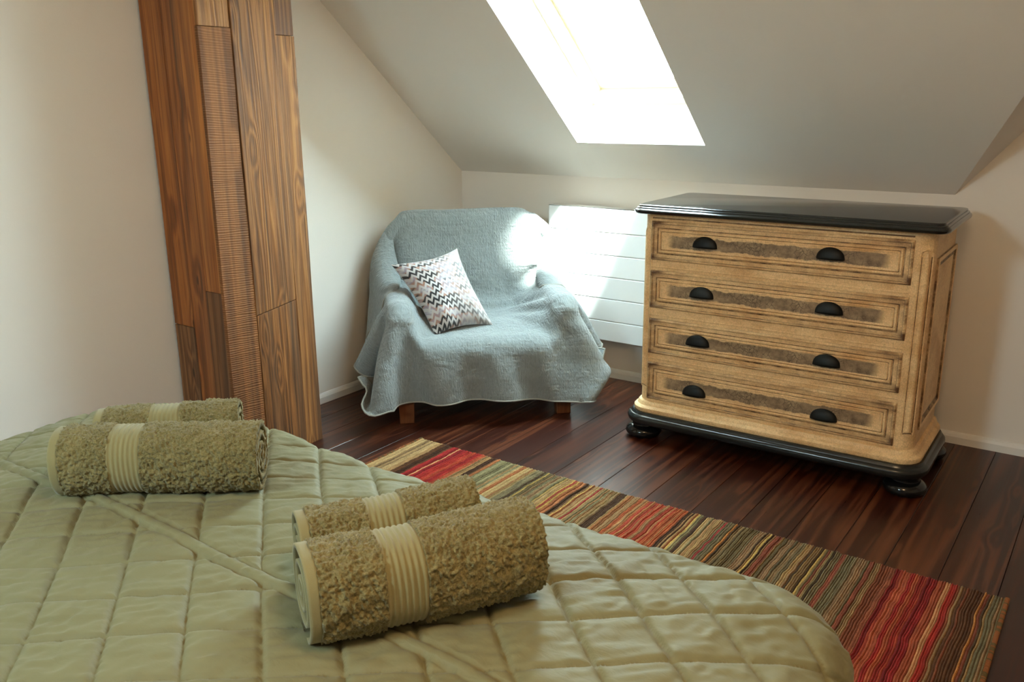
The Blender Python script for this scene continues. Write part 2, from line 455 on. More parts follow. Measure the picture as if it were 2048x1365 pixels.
# second roof window in the opposite slope (behind the camera)
win2 = tag(empty('window_2', ((W2X0 + W2X1) / 2, (W2Y0 + W2Y1) / 2, ZC + SL * ((W2Y0 + W2Y1) / 2 - YB))), 'roof window in the opposite slope behind the bed', kind='structure')
win2.location = Vector(win2.location) + Vector((0, -SL, 1)).normalized() * 0.15
win2.rotation_euler = (math.atan(SL), 0, 0)
w2u, w2v = (W2X1 - W2X0) / 2, abs(W2Y1 - W2Y0) * math.hypot(1, SL) / 2
for a, b, c_, d_ in ((-w2u, w2u, -w2v, -w2v + 0.07), (-w2u, w2u, w2v - 0.07, w2v), (-w2u, -w2u + 0.07, -w2v + 0.07, w2v - 0.07), (w2u - 0.07, w2u, -w2v + 0.07, w2v - 0.07)):
    MB().box(a, b, c_, d_, -0.04, 0.04).build('window_frame', M['pine'], win2, bevel=0.005)
MB().box(-w2u + 0.07, w2u - 0.07, -w2v + 0.07, w2v - 0.07, -0.003, 0.003).build('pane', M['glass'], win2)

# baseboards
def baseboard(name, x0, y0, x1, y1, nx, ny, label):
    prof = [(0, 0), (0.016, 0), (0.016, 0.030), (0.012, 0.040), (0.006, 0.046), (0, 0.048)]
    ra = [(x0 + nx * t, y0 + ny * t, z) for t, z in prof]; rb = [(x1 + nx * t, y1 + ny * t, z) for t, z in prof]
    o = MB().loft([ra, rb]).build(name, M['trim'])
    return tag(o, label, kind='structure')
baseboard('baseboard_left', 0.001, -0.017, 0.001, YF, 1, 0, 'white baseboard along the gable wall')
baseboard('baseboard_back', 0.0, -0.001, XR, -0.001, 0, -1, 'white baseboard under the radiator wall')

# floor: boards running away from the bed, each a piece of its own
floor = MB().box(-0.05, XR, YF, 0.05, -0.06, -0.022).build('floor', M['floor_gap'])
tag(floor, 'dark stained pine plank floor', kind='structure')
edges_ = [-0.02, 0.155, 0.315, 0.462, 0.632, 0.83, 1.01, 1.185, 1.363, 1.56, 1.75, 1.93, 2.10, 2.266, 2.42, 2.57, 2.721, 2.88, 3.05, 3.23, 3.4, 3.58, 3.77, 3.95, 4.14, 4.33, 4.52, 4.71, 4.9, 5.08, XR]
for k in range(len(edges_) - 1):
    a, b = edges_[k] + 0.0007, edges_[k + 1] - 0.0007
    cuts = [0.02, YF] if k % 3 else [0.02, -2.2 - 0.37 * (k % 4), YF]
    for q in range(len(cuts) - 1):
        y1, y0 = cuts[q] - (0.001 if q else 0), cuts[q + 1] + 0.001
        cx, cy = (a + b) / 2, (y0 + y1) / 2
        MB().box(a - cx, b - cx, y0 - cy, y1 - cy, -0.022, 0.0).build('plank', M['floor'], floor, loc=(cx, cy, 0), bevel=0.0012, seg=1)

# ------------------------------------------------------------------ wooden post clad in reclaimed boards
PX, PY0, PY1 = 0.351, -1.856, -1.434
post = tag(empty('wooden_post', (0.19, -1.65, 0)), 'thick post clad in reclaimed brown boards beside the bed', 'post')
def ztop(y): return min(ZC, HK - SL * y) - 0.004
def post_board(x0, x1, y0, y1, z0, z1, mat, slant=0.0, warp=0.0):
    mid = ((x0 + x1) / 2, (y0 + y1) / 2, 1.2)
    n = 14
    rings = []
    for k in range(n + 1):
        t = k / n
        w = [warp * float(vnoise([[t * 5 + x0 * 31, y0 * 17 + q * 3.1]], 3)[0]) for q in range(4)]
        ring = []
        for (x, y, q) in ((x0, y0, 0), (x1, y0, 1), (x1, y1, 2), (x0, y1, 3)):
            zt = min(ztop(y), z1 + slant * (y - (y0 + y1) / 2)) if z1 < 5 else ztop(y)
            zb = z0 + (slant * (y - (y0 + y1) / 2) if z0 > 0 else 0)
            ox = oy = 0
            if abs(y1 - y0) > abs(x1 - x0):
                oy = w[0 if y == y0 else 2] ; ox = w[1] * 0.35 if x == x1 else 0
            else:
                ox = w[0 if x == x0 else 2]; oy = w[1] * 0.35 if y == y0 else 0
            ring.append((x + ox - mid[0], y + oy - mid[1], zb + (zt - zb) * t - mid[2]))
        rings.append(ring)
    o = MB().loft(rings).build('board', mat, post, bevel=0.002, seg=2)
    o.location = Vector(mid) - post.location
    return o
MB().box(-0.166, 0.139, -0.182, 0.196, 0.0, 2.19).build('core', M['board_dark'], post)
yf0, yf1 = PY0, PY0 + 0.022
post_board(0.022, 0.143, yf0, yf1, 0.0, 0.551, M['board_dark'], warp=0.0022)
post_board(0.022, 0.143, yf0 + 0.001, yf1, 0.5525, 9, M['board_red'], warp=0.0025)
post_board(0.1445, 0.238, yf0 + 0.0015, yf1, 0.0, 9, M['board_red'], warp=0.0012)
post_board(0.2395, 0.336, yf0, yf1, 0.0, 0.706, M['board_dark'], warp=0.0012)
post_board(0.2395, 0.336, yf0 + 0.001, yf1, 0.7075, 9, M['board_red'], warp=0.0012)
xf0, xf1 = PX - 0.022, PX
post_board(xf0 + 0.005, xf1, PY0 - 0.001, -1.721, 0.0, 1.641, M['board_saw'], warp=0.003)
post_board(xf0, xf1 - 0.002, PY0 + 0.001, -1.721, 1.6425, 9, M['board_tan'], warp=0.002)
post_board(xf0, xf1 + 0.003, -1.7195, -1.524, 0.0, 0.611, M['board_tan'], slant=0.14, warp=0.0015)
post_board(xf0, xf1 + 0.004, -1.7195, -1.524, 0.6135, 9, M['board_tan'], slant=0.14, warp=0.0015)
post_board(xf0, xf1, -1.5225, PY1, 0.0, 1.626, M['board_tan'], warp=0.003)
post_board(xf0, xf1 + 0.001, -1.5225, PY1 - 0.002, 1.6275, 9, M['board_dark'], warp=0.002)

# ------------------------------------------------------------------ radiator
RX0, RX1, RYB, RYF = 0.63, 1.83, -0.035, -0.10
rad = tag(empty('radiator', ((RX0 + RX1) / 2, -0.07, 0.21)), 'white flat panel radiator with horizontal grooves behind the armchair', 'radiator')
zs = [0.217, 0.319, 0.431, 0.540, 0.648, 0.758, 0.873]
hw = (RX1 - RX0) / 2
MB().box(-hw + 0.004, hw - 0.004, -0.022, 0.035, 0.011, 0.65).build('body', M['radiator'], rad, bevel=0.004)
for k in range(6):
    MB().box(-hw, hw, -0.03, -0.018, zs[k] - 0.21 + 0.0016, zs[k + 1] - 0.21 - 0.0016).build('front_panel', M['radiator'], rad, bevel=0.003, seg=3)
MB().box(-hw, hw, -0.030, 0.035, 0.6625, 0.668).build('top_grille', M['rad_top'], rad, bevel=0.002)
for sx in (-1, 1):
    MB().box(sx * (hw - 0.25) - 0.02, sx * (hw - 0.25) + 0.02, 0.03, 0.046, 0.05, 0.6).build('bracket', M['radiator'], rad)

# ------------------------------------------------------------------ chest of drawers
dr = tag(empty('chest_of_drawers', (1.4293, -0.6898, 0), math.radians(0.898)), 'aged cream chest of four drawers with black top and base', 'dresser')
DW, DD = 1.1108, 0.5026
def slab(name, x0, x1, y0, y1, prof, r, mats, smooth=True):
    rings = [rrect(x0 - o, x1 + o, y0 - o, y1 + min(o, 0.004), max(r + o, 0.003), z, 6) for o, z in prof]
    mb = MB().loft(rings[::-1])
    return mb.build(name, mats, dr, smooth=smooth, angle=38)
slab('top', 0, DW, 0, DD, [(-0.004, 0.984), (0.0, 0.9832), (0.002, 0.981), (0.002, 0.9765), (0.007, 0.9755), (0.010, 0.973), (0.010, 0.9695),
                           (0.015, 0.968), (0.019, 0.964), (0.0195, 0.959), (0.017, 0.953), (0.010, 0.949), (0.0, 0.948)], 0.028, M['black_gloss'])
BX0, BX1, BY0, BY1 = 0.016, 1.088, 0.022, 0.492
slab('carcass', BX0, BX1, BY0, BY1, [(0, 0.949), (0, 0.20), (0, 0.165)], 0.05, M['cream'])
slab('plinth_moulding', BX0, BX1, BY0, BY1, [(0.001, 0.172), (0.010, 0.168), (0.014, 0.160), (0.016, 0.153), (0.024, 0.150), (0.030, 0.144), (0.031, 0.135), (0.028, 0.127), (0.0, 0.126)], 0.05, M['cream'])
slab('base', BX0, BX1, BY0, BY1, [(0.0, 0.1265), (0.036, 0.1262), (0.040, 0.122), (0.043, 0.116), (0.049, 0.114), (0.056, 0.108), (0.058, 0.098), (0.055, 0.086), (0.046, 0.076), (0.034, 0.072), (0.0, 0.072)], 0.05, M['black'])
for fx in (0.030, 1.072):
    for fy in (0.058, 0.455):
        MB().lathe([(0.030, 0.0), (0.052, 0.001), (0.068, 0.010), (0.076, 0.024), (0.073, 0.038), (0.060, 0.049), (0.048, 0.053), (0.046, 0.060), (0.050, 0.066), (0.050, 0.0725)], (fx, fy), 36).build('foot', M['black_foot'], dr, smooth=True, angle=50)

def rect_ring(cx, cz, hw_, hh, v, r=0.0, n=3):
    if r <= 0: r = 0.0008
    return [(p[0], v, p[1]) for p in [(q[0], q[1]) for q in rrect(cx - hw_, cx + hw_, cz - hh, cz + hh, r, 0, n)]]
drawers = [(0.766, 0.921, 0.283, 0.753), (0.571, 0.724, 0.279, 0.764), (0.380, 0.526, 0.272, 0.771), (0.182, 0.342, 0.267, 0.778)]
handle_pts = None
cup_mesh = None
for (z0, z1, hl, hr) in drawers:
    cx, cz = 0.541, (z0 + z1) / 2
    HWD, HHD = 0.483, (z1 - z0) / 2
    prof = [(0.0, 0.008, 0), (0.0, -0.004, 1), (0.005, -0.0085, 0), (0.0095, -0.0085, 0), (0.0115, -0.0055, 1), (0.025, -0.0055, 0), (0.027, -0.002, 1),
            (0.0295, -0.002, 1), (0.033, -0.0075, 0), (0.038, -0.0075, 0), (0.0405, -0.004, 0), (0.0425, -0.004, 1), (0.0455, -0.0065, 0), (0.050, -0.0055, 0)]
    rings = [rect_ring(0, 0, HWD - i, HHD - i, v, 0.004 if i > 0.026 else 0.0008) for i, v, _ in prof]
    mb = MB().loft(rings, mseq=[p[2] for p in prof[1:]], cap=False)
    n_ = len(rings[0])
    mb.f.append(tuple(range(len(mb.v) - n_, len(mb.v)))); mb.m.append(2)
    d = mb.build('drawer', [M['cream_edge'], M['glaze'], M['cream_band']], dr, loc=(cx, BY0, cz))
    for hx in (hl, hr):
        if cup_mesh is None:
            cm = MB(); na, nb = 25, 9
            vv = []
            for j in range(nb):
                bt = math.pi / 2 * j / (nb - 1)
                for i in range(na):
                    al = math.pi * i / (na - 1)
                    e = math.sin(al) ** 0.85
                    vv.append((-0.0495 * math.cos(al), -0.021 * e * math.sin(bt), 0.043 * e * math.cos(bt)))
            cm.add(vv, grid_faces(na, nb))
            h = cm.build('cup_handle', M['cup'], d, smooth=True, angle=60)
            so = h.modifiers.new('solid', 'SOLIDIFY'); so.thickness = 0.0022; so.offset = -1
            cup_mesh = h
        else:
            h = cup_mesh.copy(); COL.objects.link(h); h.parent = d
        h.location = (hx - cx, -0.006, -0.012 if z0 > 0.2 else -0.030)
# rails between the drawers: a bead above each lower drawer
for z in (0.738, 0.541, 0.357):
    MB().tube([(0.060, BY0 + 0.001, z), (1.022, BY0 + 0.001, z)], 0.0035, 8).build('rail_bead', M['cream'], dr, smooth=True)
MB().tube([(0.060, BY0 + 0.001, 0.932), (1.022, BY0 + 0.001, 0.932)], 0.003, 8).build('rail_bead', M['glaze'], dr, smooth=True)
# corner pilasters with an arched frame
for sx, cxp in ((1, BX1 - 0.05), (-1, BX0 + 0.05)):
    cyp = BY0 + 0.05
    def cor(a, rad_, z, sx=sx, cxp=cxp, cyp=cyp):
        t = math.radians(-57 + a)
        return (cxp + sx * rad_ * math.cos(t), cyp + rad_ * math.sin(t), z)
    rings = []
    for k in range(25):
        t = k / 24
        z = 0.242 + (0.876 - 0.242) * t
        dz = max(0.0, (z - 0.860) / 0.0165)
        hw2 = 16.0 * math.sqrt(max(0.02, 1 - dz * dz))
        rings.append([cor(-hw2 + 2 * hw2 * i / 8, 0.0485 + 0.0115 * math.sin(math.pi * i / 8) * (0.35 + 0.65 * hw2 / 16), z) for i in range(9)] + [cor(0, 0.044, z)])
    MB().loft(rings).build('pilaster', M['cream'], dr, smooth=True, angle=60)
    pth = [cor(-24, 0.0505, 0.225 + 0.64 * k / 20) for k in range(21)]
    pth += [cor(-24 * math.cos(math.pi * k / 12), 0.0505, 0.865 + 0.026 * math.sin(math.pi * k / 12)) for k in range(1, 12)]
    pth += [cor(24, 0.0505, 0.865 - 0.64 * k / 20) for k in range(21)]
    MB().tube(pth, 0.0036, 6).build('pilaster_frame', M['cream'], dr, smooth=True)
    for sa_ in (-20, 20):
        MB().tube([cor(sa_, 0.0497, 0.236), cor(sa_, 0.0497, 0.865)], 0.0019, 6).build('pilaster_groove', M['glaze'], dr, smooth=True)
    MB().tube([cor(-18, 0.0502, 0.232), cor(-6, 0.0502, 0.234), cor(6, 0.0502, 0.234), cor(18, 0.0502, 0.232)], 0.002, 6).build('pilaster_stop', M['glaze'], dr, smooth=True)
    # framed side panel
    xs = BX1 if sx > 0 else BX0
    prof = [(0.0, -0.002, 0), (0.0, 0.007, 1), (0.008, 0.010, 0), (0.016, 0.007, 0), (0.022, 0.0005, 1), (0.034, 0.0015, 1), (0.05, 0.0035, 0)]
    rings = [[(sx * o, p[0], p[1]) for p in [(q[0], q[1]) for q in rrect(-0.185 + i, 0.185 - i, -0.31 + i, 0.31 - i, 0.003, 0, 2)]] for i, o, _ in prof]
    mb = MB().loft(rings, mseq=[p[2] for p in prof[1:]], cap=False)
    n_ = len(rings[0]); mb.f.append(tuple(range(len(mb.v) - n_, len(mb.v)))); mb.m.append(0)
    mb.build('side_panel', [M['cream'], M['glaze']], dr, loc=(xs, 0.268, 0.545))

# ------------------------------------------------------------------ striped runner rug
def make_rug():
    x0, x1, y0, y1 = 0.715, 2.905, -1.90, -1.205
    pal = {'tan': [(0.36, 0.20, 0.085), (0.28, 0.17, 0.075), (0.42, 0.27, 0.12), (0.22, 0.13, 0.06)],
           'brown': [(0.11, 0.045, 0.018), (0.20, 0.11, 0.045), (0.06, 0.025, 0.012), (0.30, 0.17, 0.07), (0.24, 0.07, 0.03)],
           'red': [(0.33, 0.028, 0.018), (0.28, 0.02, 0.018), (0.36, 0.05, 0.022), (0.22, 0.016, 0.016), (0.38, 0.085, 0.035)],
           'mix': [(0.36, 0.20, 0.085), (0.17, 0.14, 0.065), (0.24, 0.20, 0.10), (0.40, 0.26, 0.11), (0.08, 0.04, 0.02), (0.33, 0.12, 0.045), (0.28, 0.17, 0.08)],
           'orange': [(0.42, 0.11, 0.04), (0.38, 0.16, 0.06), (0.34, 0.20, 0.09), (0.44, 0.20, 0.08), (0.36, 0.06, 0.03)],
           'olive': [(0.16, 0.13, 0.065), (0.20, 0.155, 0.08), (0.15, 0.105, 0.045), (0.27, 0.165, 0.07), (0.22, 0.06, 0.03), (0.33, 0.20, 0.075), (0.07, 0.04, 0.018), (0.26, 0.15, 0.07)]}
    zone = [(0.82, 'tan'), (0.875, 'brown'), (1.035, 'red'), (1.09, 'brown'), (1.28, 'mix'), (1.40, 'olive'), (1.70, 'mix'), (1.92, 'orange'), (2.08, 'mix'), (2.55, 'olive'), (2.61, 'brown'), (2.775, 'red'), (2.83, 'brown'), (3.0, 'olive')]
    rr = random.Random(5)
    cords = []; x = x0; last = None; left = 0; c = None; base = None
    while x < x1:
        w = rr.uniform(0.0055, 0.0085)
        z = next(k for lim, k in zone if x < lim)
        if left <= 0:
            base = rr.choice(pal[z]); left = rr.choice([1, 1, 1, 1, 2, 2, 3])
            if z == 'red' and rr.random() < 0.18: base = (0.55, 0.26, 0.11); left = 1
            if z in ('olive', 'mix') and rr.random() < 0.12: base = rr.choice([(0.5, 0.32, 0.09), (0.34, 0.05, 0.04), (0.5, 0.2, 0.05)]); left = 1
        left -= 1
        k = rr.uniform(0.68, 1.08)
        cords.append((x, min(w, x1 - x + 0.003), tuple(q * k for q in base), rr.uniform(0.7, 1.3)))
        x += w
    ny = 110
    ys = np.linspace(y0, y1, ny)
    V, Cc = [], []
    xsn, hts, cols = [], [], []
    for x, w, c, h in cords:
        for t, hh in ((0.0, 0.25), (0.25, 0.8), (0.5, 1.0), (0.75, 0.8), (0.97, 0.3)):
            xsn.append(x + t * w); hts.append(0.0095 * (0.30 + 0.70 * hh * h)); cols.append(tuple(q * (0.55 + 0.45 * hh) for q in c) if False else c)
    nx = len(xsn)
    X, Y = np.meshgrid(xsn, ys)
    ph = np.stack([X.ravel() * 6.0, Y.ravel() * 9.0], 1)
    wig = vnoise(ph, 2) * 0.004 + vnoise(np.stack([X.ravel() * 14, Y.ravel() * 28], 1), 4) * 0.0022
    ends = np.minimum(1, np.minimum(X.ravel() - x0, x1 - X.ravel()) / 0.02)
    Xw = X.ravel() + wig * ends
    Z = np.tile(np.array(hts), ny) + vnoise(np.stack([X.ravel() * 130, Y.ravel() * 160], 1), 9) * 0.0018
    Yj = Y.ravel() + np.where((Y.ravel() > y1 - 1e-6) | (Y.ravel() < y0 + 1e-6), vnoise(np.stack([X.ravel() * 90, Y.ravel()], 1), 5) * 0.004, 0)
    edge = (Y.ravel() > y1 - 1e-6) | (Y.ravel() < y0 + 1e-6)
    Z = np.where(edge, 0.001, Z)
    verts = np.stack([Xw, Yj, Z], 1)
    faces = grid_faces(nx, ny)
    root = tag(empty('runner_rug', (1.81, -1.55, 0)), 'long striped rug in red, tan and olive between bed and dresser', 'rug')
    g = G('striped_wool', 0.95, 0.1)
    at = g.n('Attribute', {}, out=0, attribute_name='yarn')
    nz = g.noise(g.obj(), 340, 3, 0.7)
    big = g.noise(g.map(g.obj(), (60, 14, 10)), 1.0, 3)
    col = g.mix(1.0, at, g.ramp(nz, [(0.28, 0.5), (0.75, 1.45)]), 'MULTIPLY')
    col = g.mix(1.0, col, g.ramp(big, [(0.3, 0.75), (0.7, 1.25)]), 'MULTIPLY')
    g.set('Base Color', col); g.set('Sheen Weight', 0.04)
    g.bump(nz, 0.002, 0.8)
    me_o = from_data('pile', verts - np.array([1.81, -1.55, 0]), faces, g.mat, root, True)
    ca = me_o.data.color_attributes.new('yarn', 'FLOAT_COLOR', 'POINT')
    buf = np.ones((nx * ny, 4)); buf[:, :3] = np.tile(np.array(cols), (ny, 1))
    ca.data.foreach_set('color', buf.ravel())
    # overcast stitching along both short ends
    for xe, s in ((x1, 1), (x0, -1)):
        mb = MB()
        yy = y0
        while yy < y1 - 0.004:
            pts = [(xe - 1.81 + s * (-0.004 + 0.010 * math.sin(math.pi * k / 6)), yy + 1.55 + 0.002 * k / 6 + rr.uniform(-.0005, .0005), 0.001 + 0.011 * (1 - k / 6) * math.sin(math.pi * (0.25 + 0.75 * k / 6)) + 0.002) for k in range(7)]
            mb.tube(pts, 0.0026, 5, m=rr.choice([0, 0, 1]))
            yy += rr.uniform(0.0055, 0.0075)
        b1 = m_plain('stitch_rust', (0.26, 0.10, 0.04), 0.95, 0.1, 0.3); b2 = m_plain('stitch_olive', (0.13, 0.09, 0.04), 0.95, 0.1, 0.3)
        mb.build('stitched_end', [b1, b2], root, smooth=True)
make_rug()

# ------------------------------------------------------------------ bed and quilt
BED = dict(x0=0.56, x1=2.76, y0=-4.06, y1=-2.305, top=0.535)
bed = tag(empty('bed', (1.68, -3.2, 0)), 'double bed standing under the sage green quilt', 'bed')
MB().box(-1.04, 1.04, -0.82, 0.82, 0.12, 0.30).build('bed_base', M['leg'], bed, bevel=0.01)
MB().box(-1.02, 1.02, -0.80, 0.80, 0.301, 0.475).build('mattress', m_fabric('mattress_ticking', (0.6, 0.58, 0.54), (0.66, 0.64, 0.6)), bed, bevel=0.05, seg=4)
for sx in (-0.95, 0.95):
    for sy in (-0.72, 0.72):
        MB().box(sx - 0.04, sx + 0.04, sy - 0.04, sy + 0.04, 0.0, 0.12).build('leg', M['leg'], bed)

def quilt_cell(x, y):
    """quilting coordinates: diamonds 0.197 x 0.166 m"""
    a = (x - 1.465) / 0.197; b = (y + 3.104) / 0.1664
    return a + b, a - b

def make_quilt():
    r = 0.10
    ins = 0.085
    ix0, ix1, iy0, iy1 = BED['x0'] + ins, BED['x1'] - ins, BED['y0'] + ins, BED['y1'] - ins
    rc = 0.11
    ext = r * math.pi / 2 + 0.20
    res = 0.0052
    gx = np.arange(ix0 - ext, ix1 + ext, res)
    gy = np.concatenate([np.arange(-3.95, -3.40, 0.012), np.arange(-3.40, iy1 + ext, res)])
    X, Y = np.meshgrid(gx, gy); sh = X.shape
    X = X.ravel(); Y = Y.ravel()
    # distance to the inner rounded rectangle
    cx, cy = (ix0 + ix1) / 2, (iy0 + iy1) / 2
    hx, hy = (ix1 - ix0) / 2 - rc, (iy1 - iy0) / 2 - rc
    dx, dy = X - cx, Y - cy
    qx, qy = np.clip(dx, -hx, hx), np.clip(dy, -hy, hy)
    vx, vy = dx - qx, dy - qy
    L = np.hypot(vx, vy) + 1e-9
    d = np.maximum(0, L - rc)
    gxn, gyn = vx / L, vy / L
    phi = np.clip(d / r, 0, math.pi / 2)
    over = np.maximum(0, d - r * math.pi / 2)
    bx = np.where(d > 0, cx + qx + gxn * rc, X); by = np.where(d > 0, cy + qy + gyn * rc, Y)
    flare = 0.10 * over
    px = bx + gxn * (r * np.sin(phi) + flare); py = by + gyn * (r * np.sin(phi) + flare)
    # soft dome: the duvet sags gently towards the rim
    rim = np.minimum(np.minimum(X - ix0, ix1 - X), np.minimum(Y - iy0, iy1 - Y))
    dome = -0.030 * np.exp(-np.maximum(rim, 0) / 0.16)
    pz = BED['top'] + dome - r * (1 - np.cos(phi)) - over
    nx_, ny_, nz_ = gxn * np.sin(phi), gyn * np.sin(phi), np.cos(phi)
    a, b = quilt_cell(X, Y)
    wob = 0.055
    a = a + wob * vnoise(np.stack([X * 3.1, Y * 3.1], 1), 1); b = b + wob * vnoise(np.stack([X * 3.1, Y * 3.1], 1), 2)
    fa, fb = np.abs(a - np.round(a)), np.abs(b - np.round(b))
    e = np.minimum(fa, fb)
    puff = (1 - np.exp(-e / 0.030)) * 0.75 + np.sqrt(np.clip(np.minimum(1, 4 * fa * 1.0) * np.minimum(1, 4 * fb), 0, 1)) * 0.30
    cellid = vnoise(np.stack([np.floor(a + 0.5) * 1.7 + 0.3, np.floor(b + 0.5) * 1.3 + 0.7], 1), 6)
    hgt = 0.0108 * puff * (1 + 0.22 * cellid) - 0.0035 * np.exp(-(e / 0.022) ** 2)
    # long seam with a flat piped strip
    ds = np.abs(Y + 2.907 + 0.006 * vnoise(np.stack([X * 4, Y * 0], 1), 8))
    hgt = np.where(ds < 0.0135, 0.0100 + 0.0045 * np.cos(ds / 0.0135 * math.pi / 2), hgt) - 0.008 * np.exp(-((ds - 0.0155) / 0.003) ** 2)
    # soft wrinkles, stronger near the stitching
    w1 = vnoise(np.stack([(X + Y) * 22, (X - Y) * 60], 1), 21) * 0.0026 + vnoise(np.stack([X * 70, Y * 22], 1), 22) * 0.0016
    w1 += vnoise(np.stack([X * 9, Y * 9], 1), 23) * 0.0035
    pw = np.exp(-fa / 0.05) * np.maximum(0, vnoise(np.stack([X * 5, Y * 5], 1), 31)) * np.sin((X * 0.7 - Y * 0.7) * 330) * 0.0034
    hgt = hgt + w1 * (0.5 + 0.5 * np.minimum(1, e / 0.1)) + pw
    big = 0.010 * vnoise(np.stack([X * 2.6, Y * 2.6], 1), 41)
    P = np.stack([px + nx_ * hgt, py + ny_ * hgt, pz + nz_ * hgt + big * (phi < 1)], 1)
    # hanging part ripples a little
    rip = 0.018 * np.sin((X * gyn.__abs__() + Y * gxn.__abs__()) * 17) * np.clip(over / 0.2, 0, 1)
    P[:, 0] += gxn * rip; P[:, 1] += gyn * rip
    faces = grid_faces(sh[1], sh[0])
    g = G('sage_cotton_sateen', 0.62, 0.26)
    c = g.obj()
    k = g.noise(c, 2.2, 3)
    g.set('Base Color', g.mix(k, (0.178, 0.168, 0.084), (0.208, 0.197, 0.103)))
    g.set('Sheen Weight', 0.1); g.set('Sheen Roughness', 0.45)
    cr_ = g.noise(g.map(c, (26, 60, 40), (0, 0, 0.7)), 1.0, 4, 0.6, 0.6)
    g.bump(cr_, 0.0035, 0.35)
    o = from_data('quilt', P - np.array([1.68, -3.1, 0.0]), faces, g.mat, None, True, loc=(1.68, -3.1, 0))
    tag(o, 'sage green diamond-quilted bedspread spread over the bed', 'quilt')
    return P
QUILT_P = make_quilt()

# ------------------------------------------------------------------ rolled towels
g = G('olive_terry', 0.95, 0.1)
c = g.obj()
nz = g.noise(c, 300, 3, 0.7); pt = g.noise(c, 26, 4, 0.6)
col = g.mix(g.ramp(nz, [(0.3, 0.0), (0.72, 1.0)]), (0.080, 0.065, 0.021), (0.295, 0.252, 0.108))
col = g.mix(g.ramp(pt, [(0.4, 0.0), (0.7, 0.4)]), col, (0.32, 0.26, 0.11))
g.set('Base Color', col); g.set('Sheen Weight', 0.22); g.set('Sheen Roughness', 0.5)
g.bump(nz, 0.003, 0.9)
M['terry'] = g.mat
M['terry_flat'] = m_fabric('olive_flat_weave', (0.225, 0.195, 0.088), (0.26, 0.228, 0.106), 0.85, 0.25, 700, 0.0005)

def make_towel(loc, rz, length, rw, rh, seed, label, tilt=0.0, group='rolled towels on the bed'):
    root = empty('rolled_towel', loc, rz)
    root.rotation_euler = (0, tilt, rz)
    tag(root, label, 'towel', group)
    turns = 3.35
    th = np.concatenate([np.linspace(0, 1 - 1.05 / turns, 90, endpoint=False), np.linspace(1 - 1.05 / turns, 1, 235)])
    nT = len(th)
    ang = -turns * 2 * math.pi * (1 - th) - math.pi * 0.42        # outer end lies under the roll
    gap = 0.285
    rad_ = 1 - gap * (1 - th) * turns
    rad_ = np.maximum(rad_, 0.05)
    half = gap * 0.40
    def section(x0, x1, dx, amp, rib, thick):
        xs = np.arange(x0, x1 + dx * 0.5, dx)
        V = []
        nX = len(xs)
        # closed cross-section of the rolled sheet: outer side then inner side
        ro = rad_ + half * (0.15 if thick < 1 else 0.3) * thick; ri = rad_ - half * thick
        R_ = np.concatenate([ro, ri[::-1]]); A_ = np.concatenate([ang, ang[::-1]])
        side = np.concatenate([np.ones(nT), -np.ones(nT)])
        m = len(R_)
        XX = np.repeat(xs, m); RR = np.tile(R_, nX); AA = np.tile(A_, nX); SS = np.tile(side, nX)
        # the roll is a soft, slightly flattened oval that sags on the bed
        lump = 1 + 0.028 * vnoise(np.stack([XX * 9 + seed, np.cos(AA) * 1.5 + RR, np.sin(AA) * 1.5], 1), seed)
        ca, sa = np.cos(AA), np.sin(AA)
        ex = np.sign(ca) * np.abs(ca) ** 0.86; ez = np.sign(sa) * np.abs(sa) ** 0.86
        yy = RR * rw * lump * ex
        zz = RR * rh * lump * ez
        cone = 0.012 * np.sin(XX * 7 + seed)
        if amp:
            q = np.stack([XX, yy, zz], 1)
            f1 = vnoise(q * 235, seed + 1); f2 = vnoise(q * 400, seed + 2); f3 = vnoise(q * 60, seed + 3)
            dsp = amp * (0.75 * f1 + 0.5 * f2 + 0.5 * f3)
            fade = np.where(SS > 0, 1.0, 0.6)
            yy = yy + dsp * fade * ca * SS; zz = zz + dsp * fade * sa * SS
            XX = XX + amp * 0.4 * vnoise(q * 210 + 40, seed + 4)
        if rib:
            rr_ = 0.0013 * np.sin((XX - x0) / (x1 - x0) * math.pi * 2 * rib)
            yy = yy + rr_ * ca; zz = zz + rr_ * sa
        zz = np.maximum(zz, -rh * 0.90 + 0.0008 * np.sin(XX * 300)) + rh * 0.90
        V = np.stack([XX, yy + cone, zz], 1)
        f = grid_faces(m, nX, True)
        f = [tuple(q) for q in f]
        # end caps as quad strips between the outer and the inner side
        for e in (0, nX - 1):
            b_ = e * m
            for i in range(nT - 1):
                f.append((b_ + i, b_ + i + 1, b_ + m - 2 - i, b_ + m - 1 - i))
        return V, f
    a0 = -length / 2
    for name, x0, x1, dx, amp, rib, thick, mat in (('hem', a0, a0 + 0.020, 0.005, 0.0, 0, 0.62, 'terry_flat'), ('terry_pile', a0 + 0.0185, a0 + 0.125, 0.0022, 0.0056, 0, 1.0, 'terry'),
                                         ('woven_band', a0 + 0.122, a0 + 0.196, 0.0017, 0.0, 7, 0.55, 'terry_flat'), ('terry_pile', a0 + 0.193, -a0, 0.0022, 0.0056, 0, 1.0, 'terry')):
        V, f = section(x0, x1, dx, amp, rib, thick)
        from_data(name, V, f, M[mat], root, True)
    return root

